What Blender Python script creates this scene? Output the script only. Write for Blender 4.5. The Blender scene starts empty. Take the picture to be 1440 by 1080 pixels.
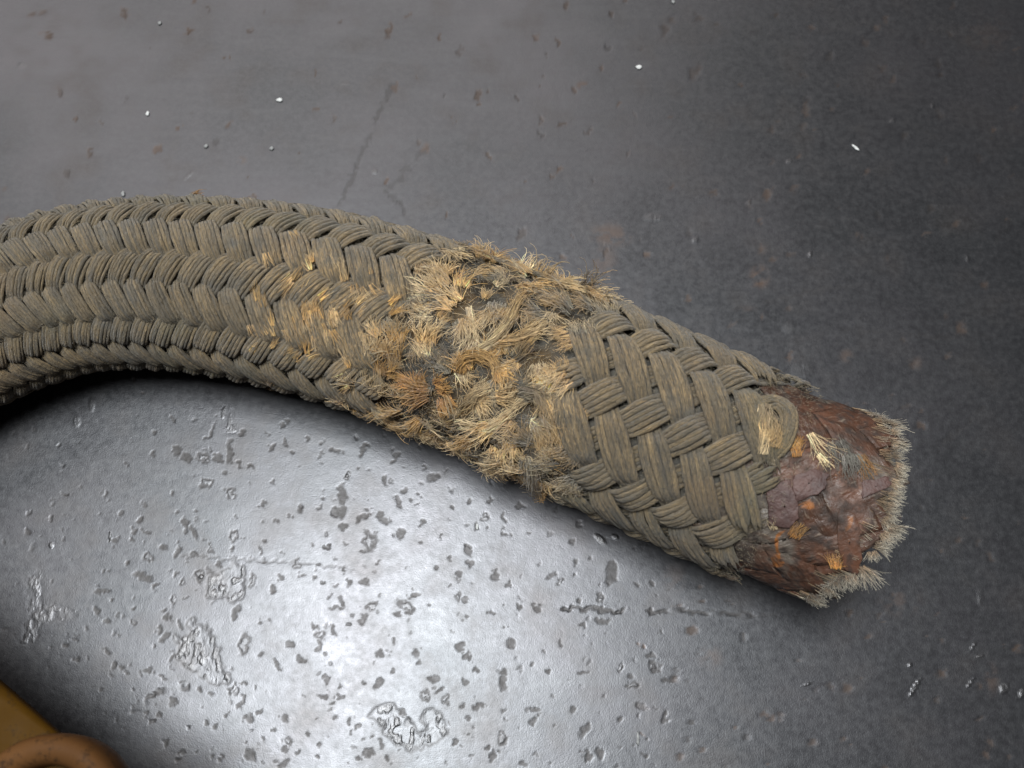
import bpy, math, random
import numpy as np
RNG = np.random.default_rng(7)
random.seed(7)
MM = 0.001
sc = bpy.context.scene
col = sc.collection

# ------------------------------------------------------------------ camera, world, lamps, exposure
D, TILT, F = 300.0, math.radians(19), 1413.0          # mm, rad, focal length in photo pixels (1440 wide)
CT, ST = math.cos(TILT), math.sin(TILT)
CAM = np.array([0.0, -D*ST, D*CT])
RIGHT, UP, FWD = np.array([1., 0, 0]), np.array([0, CT, ST]), np.array([0, ST, -CT])
cd = bpy.data.cameras.new('camera'); cam = bpy.data.objects.new('camera', cd); col.objects.link(cam)
cam.location = CAM*MM; cam.rotation_euler = (TILT, 0, 0)
cd.sensor_width = 36; cd.lens = 36*F/1440; cd.clip_start = 0.005; cd.clip_end = 20
cd.dof.use_dof = True; cd.dof.focus_distance = 0.268; cd.dof.aperture_fstop = 19
sc.camera = cam
w = bpy.data.worlds.new('World'); sc.world = w; w.use_nodes = True
w.node_tree.nodes['Background'].inputs[0].default_value = (0.80, 0.80, 0.86, 1)
w.node_tree.nodes['Background'].inputs[1].default_value = 0.085

def area(name, loc, target, sx, sy, power, color):
    l = bpy.data.lights.new(name, 'AREA'); l.shape = 'RECTANGLE'; l.size = sx; l.size_y = sy
    l.energy = power; l.color = color
    o = bpy.data.objects.new(name, l); col.objects.link(o); o.location = loc
    from mathutils import Vector
    o.rotation_euler = (Vector(target)-Vector(loc)).to_track_quat('-Z', 'Y').to_euler()
    return o
area('ceiling_lamp', (-0.165, -0.020, 1.0), (-0.02, -0.06, 0), 0.40, 0.32, 15.5, (0.945, 0.99, 1.0))
area('upper_plate_fill', (-0.5, 1.1, 1.3), (0, 0.05, 0), 1.8, 1.0, 15, (1.0, 0.955, 0.92))  # added fill, no known fixture: lifts the reflection on the upper plate
sc.view_settings.view_transform = 'Standard'; sc.view_settings.look = 'None'
sc.view_settings.exposure = 0; sc.view_settings.gamma = 1; sc.view_settings.use_curve_mapping = False

# ------------------------------------------------------------------ helpers
def unproject(px, py, z=0.0):
    px = np.asarray(px, float); py = np.asarray(py, float)
    d = FWD + np.multiply.outer((px-720)/F, RIGHT) + np.multiply.outer((540-py)/F, UP)
    t = (z-CAM[2])/d[..., 2]
    return CAM + d*t[..., None]
def project(P):
    v = np.asarray(P)-CAM
    d = v@FWD
    return 720+F*(v@RIGHT)/d, 540-F*(v@UP)/d
def hash2(ix, iy, seed):
    n = (ix.astype(np.int64)*374761393 + iy.astype(np.int64)*668265263 + seed*974634777) & 0xffffffff
    n = ((n ^ (n >> 13))*1274126177) & 0xffffffff
    return ((n ^ (n >> 16)) & 0xffff)/65535.0
def vnoise(x, y, seed=0):
    x = np.asarray(x, float); y = np.asarray(y, float)
    ix = np.floor(x); iy = np.floor(y); fx = x-ix; fy = y-iy
    fx = fx*fx*(3-2*fx); fy = fy*fy*(3-2*fy)
    a = hash2(ix, iy, seed); b = hash2(ix+1, iy, seed); c = hash2(ix, iy+1, seed); d = hash2(ix+1, iy+1, seed)
    return (a*(1-fx)+b*fx)*(1-fy)+(c*(1-fx)+d*fx)*fy
def fnoise(x, y, seed=0, o=3):
    s = 0; a = 1; t = 0
    for k in range(o):
        s = s+a*vnoise(x*2**k, y*2**k, seed+k*17); t += a; a *= .5
    return s/t
def inpoly(px, py, poly):
    r = np.zeros(px.shape, bool); n = len(poly)
    for i in range(n):
        x1, y1 = poly[i]; x2, y2 = poly[(i+1) % n]
        c = ((y1 > py) != (y2 > py)) & (px < (x2-x1)*(py-y1)/((y2-y1) or 1e-9)+x1)
        r ^= c
    return r
def sstep(a, b, x):
    t = np.clip((x-a)/(b-a), 0, 1); return t*t*(3-2*t)

def mesh(name, V, Q, mat, parent=None, attrs=None, uv=None, smooth=True, tris=False):
    me = bpy.data.meshes.new(name)
    V = np.asarray(V, np.float32)*MM; Q = np.asarray(Q, np.int32); k = Q.shape[1]
    me.vertices.add(len(V)); me.vertices.foreach_set('co', V.ravel())
    me.loops.add(Q.size); me.loops.foreach_set('vertex_index', Q.ravel())
    me.polygons.add(len(Q)); me.polygons.foreach_set('loop_start', np.arange(0, Q.size, k, dtype=np.int32))
    try: me.polygons.foreach_set('loop_total', np.full(len(Q), k, np.int32))
    except Exception: pass
    me.polygons.foreach_set('use_smooth', np.full(len(Q), smooth))
    for an, arr in (attrs or {}).items():
        arr = np.asarray(arr, np.float32)
        if arr.ndim == 1:
            a = me.attributes.new(an, 'FLOAT', 'POINT'); a.data.foreach_set('value', arr)
        else:
            a = me.attributes.new(an, 'FLOAT_COLOR', 'POINT')
            a.data.foreach_set('color', np.concatenate([arr, np.ones((len(arr), 1), np.float32)], 1).ravel())
    if uv is not None:
        u = me.uv_layers.new(name='UVMap'); u.data.foreach_set('uv', np.asarray(uv, np.float32)[Q.ravel()].ravel())
    me.update(calc_edges=True); me.validate()
    me.materials.append(mat)
    o = bpy.data.objects.new(name, me); col.objects.link(o)
    if parent: o.parent = parent
    return o
def tag(o, label=None, cat=None, group=None, kind=None):
    if label: o['label'] = label
    if cat: o['category'] = cat
    if group: o['group'] = group
    if kind: o['kind'] = kind
    return o

# ------------------------------------------------------------------ materials
class NT:
    def __init__(s, name):
        s.m = bpy.data.materials.new(name); s.m.use_nodes = True
        s.t = s.m.node_tree; s.b = s.t.nodes['Principled BSDF']
    def n(s, typ, **kw):
        x = s.t.nodes.new(typ)
        for k, v in kw.items():
            if isinstance(k, str) and hasattr(x, k): setattr(x, k, v)
        return x
    def l(s, a, b): s.t.links.new(a, b)
    def attr(s, name): return s.n('ShaderNodeAttribute', attribute_name=name)
    def noise(s, vec, scale, detail=3, rough=.55, dist=0):
        x = s.n('ShaderNodeTexNoise'); x.inputs['Scale'].default_value = scale; x.inputs['Detail'].default_value = detail
        x.inputs['Roughness'].default_value = rough; x.inputs['Distortion'].default_value = dist
        if vec is not None: s.l(vec, x.inputs['Vector'])
        return x.outputs['Fac']
    def mixc(s, f, a, b):
        x = s.n('ShaderNodeMix', data_type='RGBA')
        for i, v in ((0, f), (6, a), (7, b)):
            if isinstance(v, (tuple, float, int)): x.inputs[i].default_value = (*v, 1) if isinstance(v, tuple) else v
            else: s.l(v, x.inputs[i])
        return x.outputs[2]
    def math(s, op, a, b=0.0, c=None):
        x = s.n('ShaderNodeMath', operation=op)
        for i, v in enumerate((a, b) if c is None else (a, b, c)):
            if isinstance(v, (float, int)): x.inputs[i].default_value = v
            else: s.l(v, x.inputs[i])
        return x.outputs[0]
    def ramp(s, f, a, b, lo=0., hi=1.):
        x = s.n('ShaderNodeMapRange'); x.inputs[1].default_value = a; x.inputs[2].default_value = b
        x.inputs[3].default_value = lo; x.inputs[4].default_value = hi; s.l(f, x.inputs[0]); return x.outputs[0]
    def bump(s, h, strength, dist, prev=None):
        x = s.n('ShaderNodeBump'); x.inputs['Strength'].default_value = strength; x.inputs['Distance'].default_value = dist
        s.l(h, x.inputs['Height'])
        if prev is not None: s.l(prev, x.inputs['Normal'])
        return x.outputs[0]
    def obj(s, scale=(1, 1, 1)):
        c = s.n('ShaderNodeTexCoord'); mp = s.n('ShaderNodeMapping'); mp.inputs['Scale'].default_value = scale
        s.l(c.outputs['Object'], mp.inputs['Vector']); return mp.outputs[0]
    def uv(s, scale=(1, 1, 1)):
        c = s.n('ShaderNodeTexCoord'); mp = s.n('ShaderNodeMapping'); mp.inputs['Scale'].default_value = scale
        s.l(c.outputs['UV'], mp.inputs['Vector']); return mp.outputs[0]

def mat_plate():
    k = NT('dark_oxide_steel'); o = k.obj()
    pit = k.attr('pit').outputs['Fac']; scuff = k.attr('scuff').outputs['Fac']; rust = k.attr('rust').outputs['Fac']
    big = k.noise(o, 14, 4); med = k.noise(o, 60, 5, .6); fine = k.noise(o, 480, 5, .75); micro = k.noise(o, 2600, 1)
    streak = k.noise(k.obj((25, 160, 1)), 1, 4, .6, .4)
    c = k.mixc(k.ramp(big, .35, .65), (.052, .053, .057), (.076, .073, .079))
    c = k.mixc(k.ramp(med, .5, .75, 0, .5), c, (.056, .046, .041))
    c = k.mixc(k.ramp(streak, .5, .75, 0, .4), c, (.080, .081, .086))
    c = k.mixc(k.ramp(fine, .40, .66, 0, .5), c, (.088, .088, .092))
    c = k.mixc(k.math('MULTIPLY', pit, .75), c, (.030, .026, .024))
    c = k.mixc(k.math('MULTIPLY', rust, .75), c, (.10, .055, .030))
    c = k.mixc(k.math('MULTIPLY', scuff, .7), c, (.125, .12, .12))
    k.l(c, k.b.inputs['Base Color'])
    r = k.math('ADD', k.ramp(med, .3, .7, .32, .40), k.math('MULTIPLY', pit, .13))
    r = k.math('ADD', r, k.math('MULTIPLY', rust, .25))
    k.l(k.math('ADD', r, k.ramp(fine, .3, .7, -.04, .06)), k.b.inputs['Roughness'])
    k.b.inputs['Metallic'].default_value = .8
    k.b.inputs['Specular IOR Level'].default_value = .8
    b = k.bump(fine, .32, .00010)
    b = k.bump(micro, .5, .00005, b)
    b = k.bump(k.noise(k.obj((1, 1, 1)), 260, 3), .14, .0003, b)
    cr = k.math('MULTIPLY', k.noise(k.obj((1, .45, 1)), 420, 4, .6, 1.5), scuff)
    b = k.bump(cr, .8, .0006, b)
    k.l(b, k.b.inputs['Normal'])
    return k.m

def mat_strand():
    k = NT('dusty_braid_yarn'); o = k.obj()
    wear = k.attr('wear').outputs['Fac']; paint = k.attr('paint').outputs['Fac']
    big = k.noise(o, 45, 4, .6); fib = k.noise(k.uv((.6, 11, 1)), 1, 5, .7, .4); fine = k.noise(o, 1500, 2)
    fib2 = k.noise(k.uv((1.6, 30, 1)), 1, 3, .65)
    c = k.mixc(k.ramp(big, .35, .68), (.095, .067, .034), (.178, .124, .060))
    c = k.mixc(k.ramp(fib, .45, .63, 0, .85), c, (.345, .250, .130))
    tone = k.noise(k.uv((.07, .55, 1)), 1, 2)
    c = k.mixc(k.ramp(tone, .35, .62, 0, .85), c, (.066, .056, .040))
    c = k.mixc(k.ramp(k.noise(o, 120, 3), .55, .72, 0, .75), c, (.088, .084, .074))
    c = k.mixc(k.ramp(k.noise(o, 55, 4, .65), .50, .66, 0, .45), c, (.130, .110, .080))
    c = k.mixc(k.ramp(k.noise(o, 38, 3), .54, .68, 0, .6), c, (.150, .098, .048))
    c = k.mixc(k.ramp(k.noise(o, 30, 2), .56, .72, 0, .55), c, (.115, .100, .045))
    g = k.math('MULTIPLY', k.math('MULTIPLY', k.ramp(fib, .46, .62), k.ramp(k.noise(o, 260, 3), .35, .6)), wear)
    c = k.mixc(g, c, (.44, .285, .125))
    g2 = k.math('MULTIPLY', k.ramp(fib2, .60, .72), k.math('ADD', wear, .12))
    c = k.mixc(g2, c, (.68, .50, .28))
    pn = k.math('MULTIPLY', paint, k.ramp(k.noise(o, 160, 4), .35, .6))
    c = k.mixc(pn, c, (.13, .045, .028))
    k.l(c, k.b.inputs['Base Color'])
    k.b.inputs['Roughness'].default_value = .9; k.b.inputs['Specular IOR Level'].default_value = .2
    k.b.inputs['Sheen Weight'].default_value = .25; k.b.inputs['Sheen Roughness'].default_value = .6
    mp = k.uv((1, 1, 1)); wv = k.n('ShaderNodeTexWave', bands_direction='DIAGONAL')
    wv.inputs['Scale'].default_value = .55; wv.inputs['Distortion'].default_value = 2.5; wv.inputs['Detail'].default_value = 3
    k.l(k.uv((1.0, 2.2, 1)), wv.inputs['Vector'])
    b = k.bump(wv.outputs['Fac'], .6, .00022)
    b = k.bump(fib, 1, .0005, b); b = k.bump(fib2, .8, .0003, b); b = k.bump(fine, .9, .00016, b); b = k.bump(k.noise(o, 420, 3), .8, .0005, b)
    k.l(b, k.b.inputs['Normal'])
    return k.m

def mat_core():
    k = NT('grey_felt_core'); o = k.obj()
    fr = k.attr('fray').outputs['Fac']
    c = k.mixc(k.ramp(k.noise(o, 200, 4), .35, .65), (.045, .043, .040), (.10, .09, .074))
    c = k.mixc(k.math('MULTIPLY', k.ramp(k.noise(o, 130, 4), .42, .6), fr), c, (.085, .058, .032))
    k.l(c, k.b.inputs['Base Color']); k.b.inputs['Roughness'].default_value = .95; k.b.inputs['Specular IOR Level'].default_value = .1
    k.l(k.bump(k.noise(o, 1100, 4), 1, .0006), k.b.inputs['Normal'])
    return k.m

def mat_fibre():
    k = NT('frayed_fibre'); o = k.obj()
    a = k.attr('col').outputs['Color']
    c = k.mixc(k.ramp(k.noise(o, 700, 2), .4, .7, 0, .35), a, (.06, .05, .04))
    k.l(c, k.b.inputs['Base Color']); k.b.inputs['Roughness'].default_value = .75
    k.b.inputs['Specular IOR Level'].default_value = .25; k.b.inputs['Sheen Weight'].default_value = .2
    return k.m

def mat_paint():
    k = NT('rusty_red_paint'); o = k.obj()
    n1 = k.noise(o, 95, 4, .6); n2 = k.noise(o, 60, 3, .6, .6); n3 = k.noise(o, 320, 4); fib = k.noise(k.uv((.5, 7, 1)), 1, 4)
    c = k.mixc(k.ramp(n1, .38, .62), (.034, .020, .014), (.105, .046, .027))
    c = k.mixc(k.ramp(n2, .50, .60, 0, .9), c, (.105, .088, .072))
    c = k.mixc(k.ramp(k.noise(o, 110, 3, .6, 1.), .67, .73), c, (.24, .085, .02))
    c = k.mixc(k.ramp(n3, .50, .66, 0, .85), c, (.030, .020, .016))
    c = k.mixc(k.ramp(fib, .58, .7, 0, .55), c, (.21, .16, .12))
    k.l(c, k.b.inputs['Base Color'])
    k.l(k.ramp(n3, .35, .6, .34, .75), k.b.inputs['Roughness'])
    k.b.inputs['Specular IOR Level'].default_value = .45
    b = k.bump(n3, .8, .0008); b = k.bump(fib, .8, .0007, b); b = k.bump(k.noise(o, 1300, 3), .6, .0002, b)
    k.l(b, k.b.inputs['Normal'])
    return k.m

def mat_scrap():
    k = NT('purple_brown_scab'); o = k.obj()
    c = k.mixc(k.ramp(k.noise(o, 150, 4), .35, .65), (.052, .029, .026), (.092, .046, .038))
    c = k.mixc(k.ramp(k.noise(o, 500, 3), .58, .7, 0, .6), c, (.05, .03, .025))
    k.l(c, k.b.inputs['Base Color']); k.b.inputs['Roughness'].default_value = .6
    b = k.bump(k.noise(o, 900, 4), .9, .0004); b = k.bump(k.noise(o, 260, 3), .8, .0008, b); k.l(b, k.b.inputs['Normal'])
    return k.m

def mat_plastic(name, a, b_):
    k = NT(name); o = k.obj()
    k.l(k.mixc(k.ramp(k.noise(o, 320, 4, .7), .55, .7, 0, .7), k.mixc(k.ramp(k.noise(o, 40, 4), .35, .65), a, b_), (.012, .008, .005)), k.b.inputs['Base Color'])
    k.b.inputs['Specular IOR Level'].default_value = .06; k.l(k.ramp(k.noise(o, 200, 3), .3, .7, .55, .7), k.b.inputs['Roughness'])
    k.l(k.bump(k.noise(o, 800, 2), .3, .0001), k.b.inputs['Normal'])
    return k.m
def mat_flake():
    k = NT('white_paint_flake'); o = k.obj()
    k.l(k.mixc(k.ramp(k.noise(o, 900, 2), .4, .6), (.42, .42, .41), (.62, .62, .61)), k.b.inputs['Base Color'])
    k.b.inputs['Roughness'].default_value = .6
    return k.m
M_PLATE, M_STRAND, M_CORE, M_FIBRE, M_PAINT, M_SCRAP = mat_plate(), mat_strand(), mat_core(), mat_fibre(), mat_paint(), mat_scrap()

# ------------------------------------------------------------------ the steel plate
S, B_ = 50, -50     # slash directions of the pits, degrees
PITS = """220 607 5 5 0;242 589 4 8 -20;215 638 5 5 0;247 633 9 8 0;264 644 6 12 -35;285 642 11 9 0 r;306 645 8 7 0;323 633 5 20 0;296 608 3 18 30
290 679 12 9 0 r;324 694 7 10 20 r;317 665 4 4 0;336 652 4 4 0;351 656 6 3 30;382 628 5 9 20;401 620 4 9 -10;412 638 3 4 0;386 678 3 6 -20;370 709 4 6 -20;423 714 6 10 10;408 724 4 2 0
276 718 3 3 0;248 721 4 3 0;259 735 4 8 -30;273 750 4 11 -25;229 768 8 5 0;249 776 5 11 50;272 780 6 3 -20;295 768 4 9 0 r;329 755 8 10 20 r;328 770 4 5 0;366 773 3 7 -15;371 758 3 4 0
460 770 3 5 -20;454 700 4 2 0;490 669 5 7 0 r;481 695 9 17 0;479 718 13 10 0;485 740 8 8 0;332 727 3 4 0;242 695 3 4 0;453 621 4 4 0;432 615 4 4 0;340 608 5 4 0;397 597 4 5 0
511 631 5 11 30;557 643 5 10 30;471 633 8 5 0;542 675 4 8 0;569 689 7 4 0;611 671 10 9 0;578 702 5 4 0;588 694 3 3 0;560 704 5 9 -30;537 729 6 12 -35;509 727 4 15 45;514 713 4 3 0;521 723 3 4 0
519 760 11 17 0 r;511 776 5 4 0;565 750 6 10 10;593 734 4 5 0;592 762 4 4 0;636 713 4 6 -20;622 754 3 3 0;661 704 4 4 0;682 727 8 8 0 r;671 740 4 6 0;708 725 3 9 0;707 742 2 4 0;659 773 3 13 -10;661 794 5 7 0
633 786 6 4 0;615 798 6 3 -30;645 806 6 4 20;697 810 5 10 -5;715 821 4 4 -20;711 750 3 3 0;692 704 4 5 0;732 710 8 6 0;461 770 3 5 -15;446 794 6 3 0;535 791 4 2 -30;483 802 3 4 -40;489 817 4 9 -10;513 817 6 9 -35;455 819 4 2 0
471 854 13 3 0;480 846 4 9 -20;522 852 11 5 -35 r;511 870 6 11 10;583 839 10 4 0;572 853 15 7 35 r;559 862 7 4 0;644 840 8 8 0 r;656 842 5 4 0;691 862 7 3 10;733 853 4 4 0;719 906 9 9 0;708 945 7 8 0;708 962 7 12 0
648 908 7 9 30;658 924 4 10 40;671 941 4 7 10;655 957 4 8 -25;584 920 6 8 0;590 932 4 7 30;595 913 3 2 0;554 902 3 6 0;535 919 6 6 0;555 944 4 4 0;488 876 3 3 0;531 961 7 10 30;512 959 5 3 20;611 955 8 8 0;599 978 7 8 0 r
628 983 6 8 0 r;617 972 8 3 -40;651 992 5 4 0;671 993 10 5 -10;710 1013 2 5 0;658 1010 3 5 0;642 1044 4 4 0;707 1038 8 11 0 r;702 1057 4 3 0;693 1062 4 13 0;684 1051 3 3 0;567 1000 6 6 0;575 1015 4 8 -20
492 1015 4 7 30;503 1023 4 9 35;493 1031 3 5 0;523 1035 3 3 0;480 979 5 4 0;480 965 4 3 20;458 955 3 9 -10;453 979 7 4 20;466 988 9 3 -25;472 1011 4 3 0;449 1049 3 6 0;449 1064 3 4 0;518 1059 11 8 0;537 1046 5 10 -30;503 1068 7 4 30;545 1066 4 5 0;459 919 3 3 0
354 818 5 13 0 r;332 862 5 13 20;342 906 11 22 5 r;367 921 5 6 0;408 907 7 5 20;390 935 4 14 -35;423 927 7 6 0;442 881 6 7 0;452 893 10 8 0 r;448 908 4 10 20;470 887 3 11 -15;367 876 4 2 -15;487 877 3 3 0;392 810 6 6 0;385 829 4 7 0
418 792 7 7 0 r;447 793 6 3 0;426 810 6 4 0;441 811 4 3 0;454 819 4 2 0;255 820 7 7 0 r;246 806 3 6 20;279 810 8 10 0 r;308 793 5 7 0;242 843 5 9 0 r;230 857 5 3 30;237 867 5 5 0;252 877 4 11 -15;223 885 6 7 0;231 895 4 10 45;216 907 4 5 0
242 922 4 9 20;208 943 7 4 0;229 953 10 3 25;344 963 5 3 -15;327 968 5 11 35 r;298 976 3 3 0;283 968 4 5 0;254 961 3 3 0;339 986 5 11 15;347 1010 8 6 0;364 1002 4 4 0;402 1010 5 8 35;384 1025 4 4 0;370 1040 3 7 -25;407 1042 6 9 0 r;401 1055 6 6 0;430 1032 4 5 0
417 1057 4 3 0;401 1074 12 5 -20;351 1063 8 12 0;347 1047 3 4 0;290 1018 5 6 30;301 1022 3 4 0;321 1005 2 4 0;242 986 7 7 0;223 1005 3 5 -30;206 1003 4 4 0;214 1015 4 4 0;231 1044 3 6 0;276 1057 3 3 0;255 1057 5 4 0;297 1065 5 4 0;313 1065 5 4 0;251 1070 5 4 0
149 873 7 7 0;187 875 7 6 0 r;137 860 4 8 -35;148 915 6 5 0;161 937 4 6 20;170 940 4 4 0;178 947 4 3 0;184 854 5 3 0;177 791 3 5 0;148 805 4 4 0;144 833 14 5 0;155 845 3 4 0;206 785 9 7 0 r;200 812 16 9 20;218 825 4 8 20;92 908 4 4 0;104 900 5 2 20;107 925 3 3 0;162 758 7 5 0;185 760 6 4 0;37 746 5 6 0;179 652 4 4 0;148 694 4 4 0;168 722 5 5 0;197 731 5 4 0;205 746 7 5 0;188 747 5 5 0
804 762 6 6 0;807 790 5 5 0;830 785 5 4 0;775 810 10 4 -20;787 817 10 5 -25 r;755 856 8 6 0;814 844 6 5 0;844 841 8 7 0 r;860 807 9 20 10;847 875 14 6 5;800 855 7 3 0;822 858 10 4 0;787 907 5 6 0;747 935 4 4 0;772 944 5 4 0;820 945 10 3 0;872 941 5 6 0 r;917 935 9 7 0 r;820 881 5 5 0;915 922 9 4 20
806 997 9 6 -20;822 1026 7 15 35;752 1000 12 4 0;751 1015 4 8 20;827 1065 4 12 -5;844 1063 6 11 0;874 1013 4 4 0;890 965 11 6 0 r;885 952 6 5 0;921 939 8 8 0;942 955 16 5 -20;936 1009 5 8 0;971 1016 5 5 0;969 1038 6 5 0;906 1061 5 4 0;737 1074 8 6 0;708 1001 4 3 0;894 820 4 4 0;920 822 4 4 0"""
PATCHES = {'a': [(238, 893), (250, 905), (248, 926), (271, 944), (294, 960), (316, 960), (325, 955), (312, 941), (300, 898), (284, 876), (268, 871), (262, 880), (272, 893), (255, 894)],
           'b': [(288, 842), (294, 806), (312, 808), (330, 790), (342, 797), (340, 836), (332, 843), (325, 848), (316, 838)],
           'c': [(520, 1002), (540, 988), (560, 992), (565, 1005), (578, 1010), (585, 1030), (600, 1028), (596, 1010), (592, 1002), (612, 997), (628, 1016), (624, 1040), (604, 1048), (578, 1056), (556, 1048), (541, 1036), (536, 1020)],
           'd': [(40, 805), (58, 800), (60, 850), (112, 858), (108, 868), (60, 874), (48, 905), (25, 905), (40, 870)],
           'e': [(310, 570), (326, 575), (328, 605), (318, 610), (312, 590)]}
def build_plate():
    xs = np.concatenate([[-900, -600, -400, -260, -200], np.arange(-184, -152, 1.2), np.arange(-152, 42, .30), np.arange(42, 184, .8), [188, 200, 260, 400, 600, 900]])
    ys = np.concatenate([[-900, -600, -300, -180, -140], np.arange(-122, 12, .30), np.arange(12, 166, .8), [168, 180, 220, 300, 500, 900]])
    X, Y = np.meshgrid(xs, ys); H = np.zeros_like(X); pit = np.zeros_like(X); scuff = np.zeros_like(X); rust = np.zeros_like(X)
    P = np.stack([X, Y, np.zeros_like(X)], -1)
    dd = np.maximum((P-CAM)@FWD, 30)
    U = 720+F*((P-CAM)@RIGHT)/dd; V = 540-F*((P-CAM)@UP)/dd
    Uw = U+6.5*(fnoise(X*.7, Y*.7, 3, 3)-.5)*2; Vw = V+6.5*(fnoise(X*.7, Y*.7, 9, 3)-.5)*2
    def stamp(px, py, rx, ry, rot, depth, ring, amt=1.0, rs=0.0):
        p = unproject(px, py); rad = max(rx, ry)*1.7/4.4+1
        i0, i1 = np.searchsorted(xs, [p[0]-rad, p[0]+rad]); j0, j1 = np.searchsorted(ys, [p[1]-rad*1.2, p[1]+rad*1.2])
        if i1-i0 < 2 or j1-j0 < 2: return
        s = np.s_[j0:j1, i0:i1]
        a = math.radians(rot); du = Uw[s]-px; dv = Vw[s]-py
        c, n = math.cos(a), math.sin(a)
        q = np.hypot((du*c+dv*n)/rx, (-du*n+dv*c)/ry)
        m = sstep(1.22, .8, q)*(.65+.35*vnoise(X[s]*1.6, Y[s]*1.6, 77))
        if ring:
            f = sstep(.75, .45, q); H[s] -= depth*(m-.8*f); pit[s] = np.maximum(pit[s], amt*(m-.75*f)); scuff[s] = np.maximum(scuff[s], .12*f)
        else:
            H[s] -= depth*m; pit[s] = np.maximum(pit[s], m*amt)
        if rs: rust[s] = np.maximum(rust[s], rs*sstep(1.8, .6, q))
    for e in PITS.replace('\n', ';').split(';'):
        t = e.split()
        if len(t) < 5: continue
        x, y, rx, ry, rot = map(float, t[:5])
        stamp(x, y, max(rx*.82, 2.2), max(ry*.82, 2.2), rot, .075, len(t) > 5)
    rr = random.Random(4)
    for _ in range(520):                                   # small pits over the rest of the sheet
        x, y = rr.uniform(-40, 1480), rr.uniform(-40, 1120)
        bright = x < 900 and y > 560
        if bright and rr.random() < .75: continue
        r = rr.uniform(1.6, 3.4) if bright else rr.uniform(1.6, 4.6)*(1.25 if rr.random() < .15 else .9)
        stamp(x, y, r, r*rr.uniform(.6, 1.9), rr.uniform(-60, 60), .10, False, rr.uniform(.35, .9), rr.uniform(0, .5) if not bright else 0)
    for _ in range(420):                                   # fine pepper of tiny pits
        x, y = rr.uniform(0, 1000), rr.uniform(560, 1080); r = rr.uniform(1.3, 2.3)
        stamp(x, y, r, r*rr.uniform(.7, 1.7), rr.uniform(-60, 60), .05, False, rr.uniform(.4, .9))
    for x, y, rx, ry, rot, a in ((860, 330, 34, 20, 10, .5), (1068, 390, 16, 20, 0, .9), (1050, 440, 24, 12, -10, .3), (850, 365, 22, 26, 0, .35), (1395, 955, 12, 26, 0, .5),
                                 (1265, 845, 34, 26, 0, .35), (598, 212, 9, 9, 0, .5), (1190, 500, 12, 12, 0, .5), (1290, 510, 9, 12, 0, .4), (600, 205, 6, 6, 0, .4), (1000, 925, 20, 20, 0, .25),
                                 (820, 120, 12, 7, 0, .6), (340, 225, 9, 7, 0, .3), (950, 810, 20, 24, 0, .2), (1390, 50, 40, 30, 0, .2)):
        p = unproject(x, y); q = np.hypot((U-x)/rx, (V-y)/ry); nz = fnoise(X*.5, Y*.5, 31, 3)
        rust = np.maximum(rust, a*sstep(1.2, .2, q)*sstep(.35, .6, nz))
    def scratch(pts, wd, depth, amt):                      # long shallow scratches
        nonlocal H, pit
        for (x1, y1), (x2, y2) in zip(pts[:-1], pts[1:]):
            dx, dy = x2-x1, y2-y1; L2 = dx*dx+dy*dy
            t = np.clip(((Uw-x1)*dx+(Vw-y1)*dy)/L2, 0, 1)
            q = np.hypot(Uw-(x1+t*dx), Vw-(y1+t*dy))/wd
            m = sstep(1.2, .5, q)*sstep(.25, .5, fnoise(X*.25, Y*.25, 51, 2))
            H -= depth*m*(m > pit); pit = np.maximum(pit, amt*m)
    scratch([(556, 108), (530, 165), (503, 230), (478, 285)], 4, .05, .5)
    scratch([(600, 210), (548, 262)], 4, .04, .4); scratch([(540, 268), (562, 282), (577, 312)], 4, .05, .55)
    scratch([(790, 855), (870, 859), (960, 860), (1060, 864)], 3.2, .10, .9); scratch([(1060, 864), (1250, 860)], 2, .04, .4)
    scratch([(1080, 425), (1150, 408), (1215, 400)], 4, .03, .4); scratch([(1180, 462), (1300, 472), (1400, 474)], 3, .03, .4)
    scratch([(255, 781), (420, 792), (500, 800)], 2.2, .04, .3); scratch([(1380, 575), (1310, 640)], 4, .05, .5)
    scratch([(1425, 300), (1400, 340)], 4, .03, .4); scratch([(185, 1000), (215, 975), (262, 968)], 4, .1, .8)
    for nm, poly in PATCHES.items():                       # scraped patches, crinkled inside
        inside = inpoly(Uw+9*(fnoise(X*1.1, Y*1.1, 88, 2)-.5), Vw+9*(fnoise(X*1.1, Y*1.1, 89, 2)-.5), poly).astype(float); mb = inside.copy()
        for _ in range(3):
            mb = (mb+np.roll(mb, 1, 0)+np.roll(mb, -1, 0)+np.roll(mb, 1, 1)+np.roll(mb, -1, 1))/5
        soft = nm in 'de'
        H -= (.05 if soft else .14)*mb
        pit = np.maximum(pit, 0 if soft else np.clip(4*mb*(1-mb), 0, 1)*.45)*(1-.7*np.clip(mb*2-1, 0, 1))
        scuff = np.maximum(scuff, np.clip(mb*1.6-.6, 0, 1)*(.10+.55*sstep(.4, .7, fnoise(X*.9, Y*.5, 71, 2)))*(.55 if soft else 1))
        H += mb*.06*(fnoise(X*.9+Y*.3, Y*.45-X*.2, 5, 2)-.5)
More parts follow.
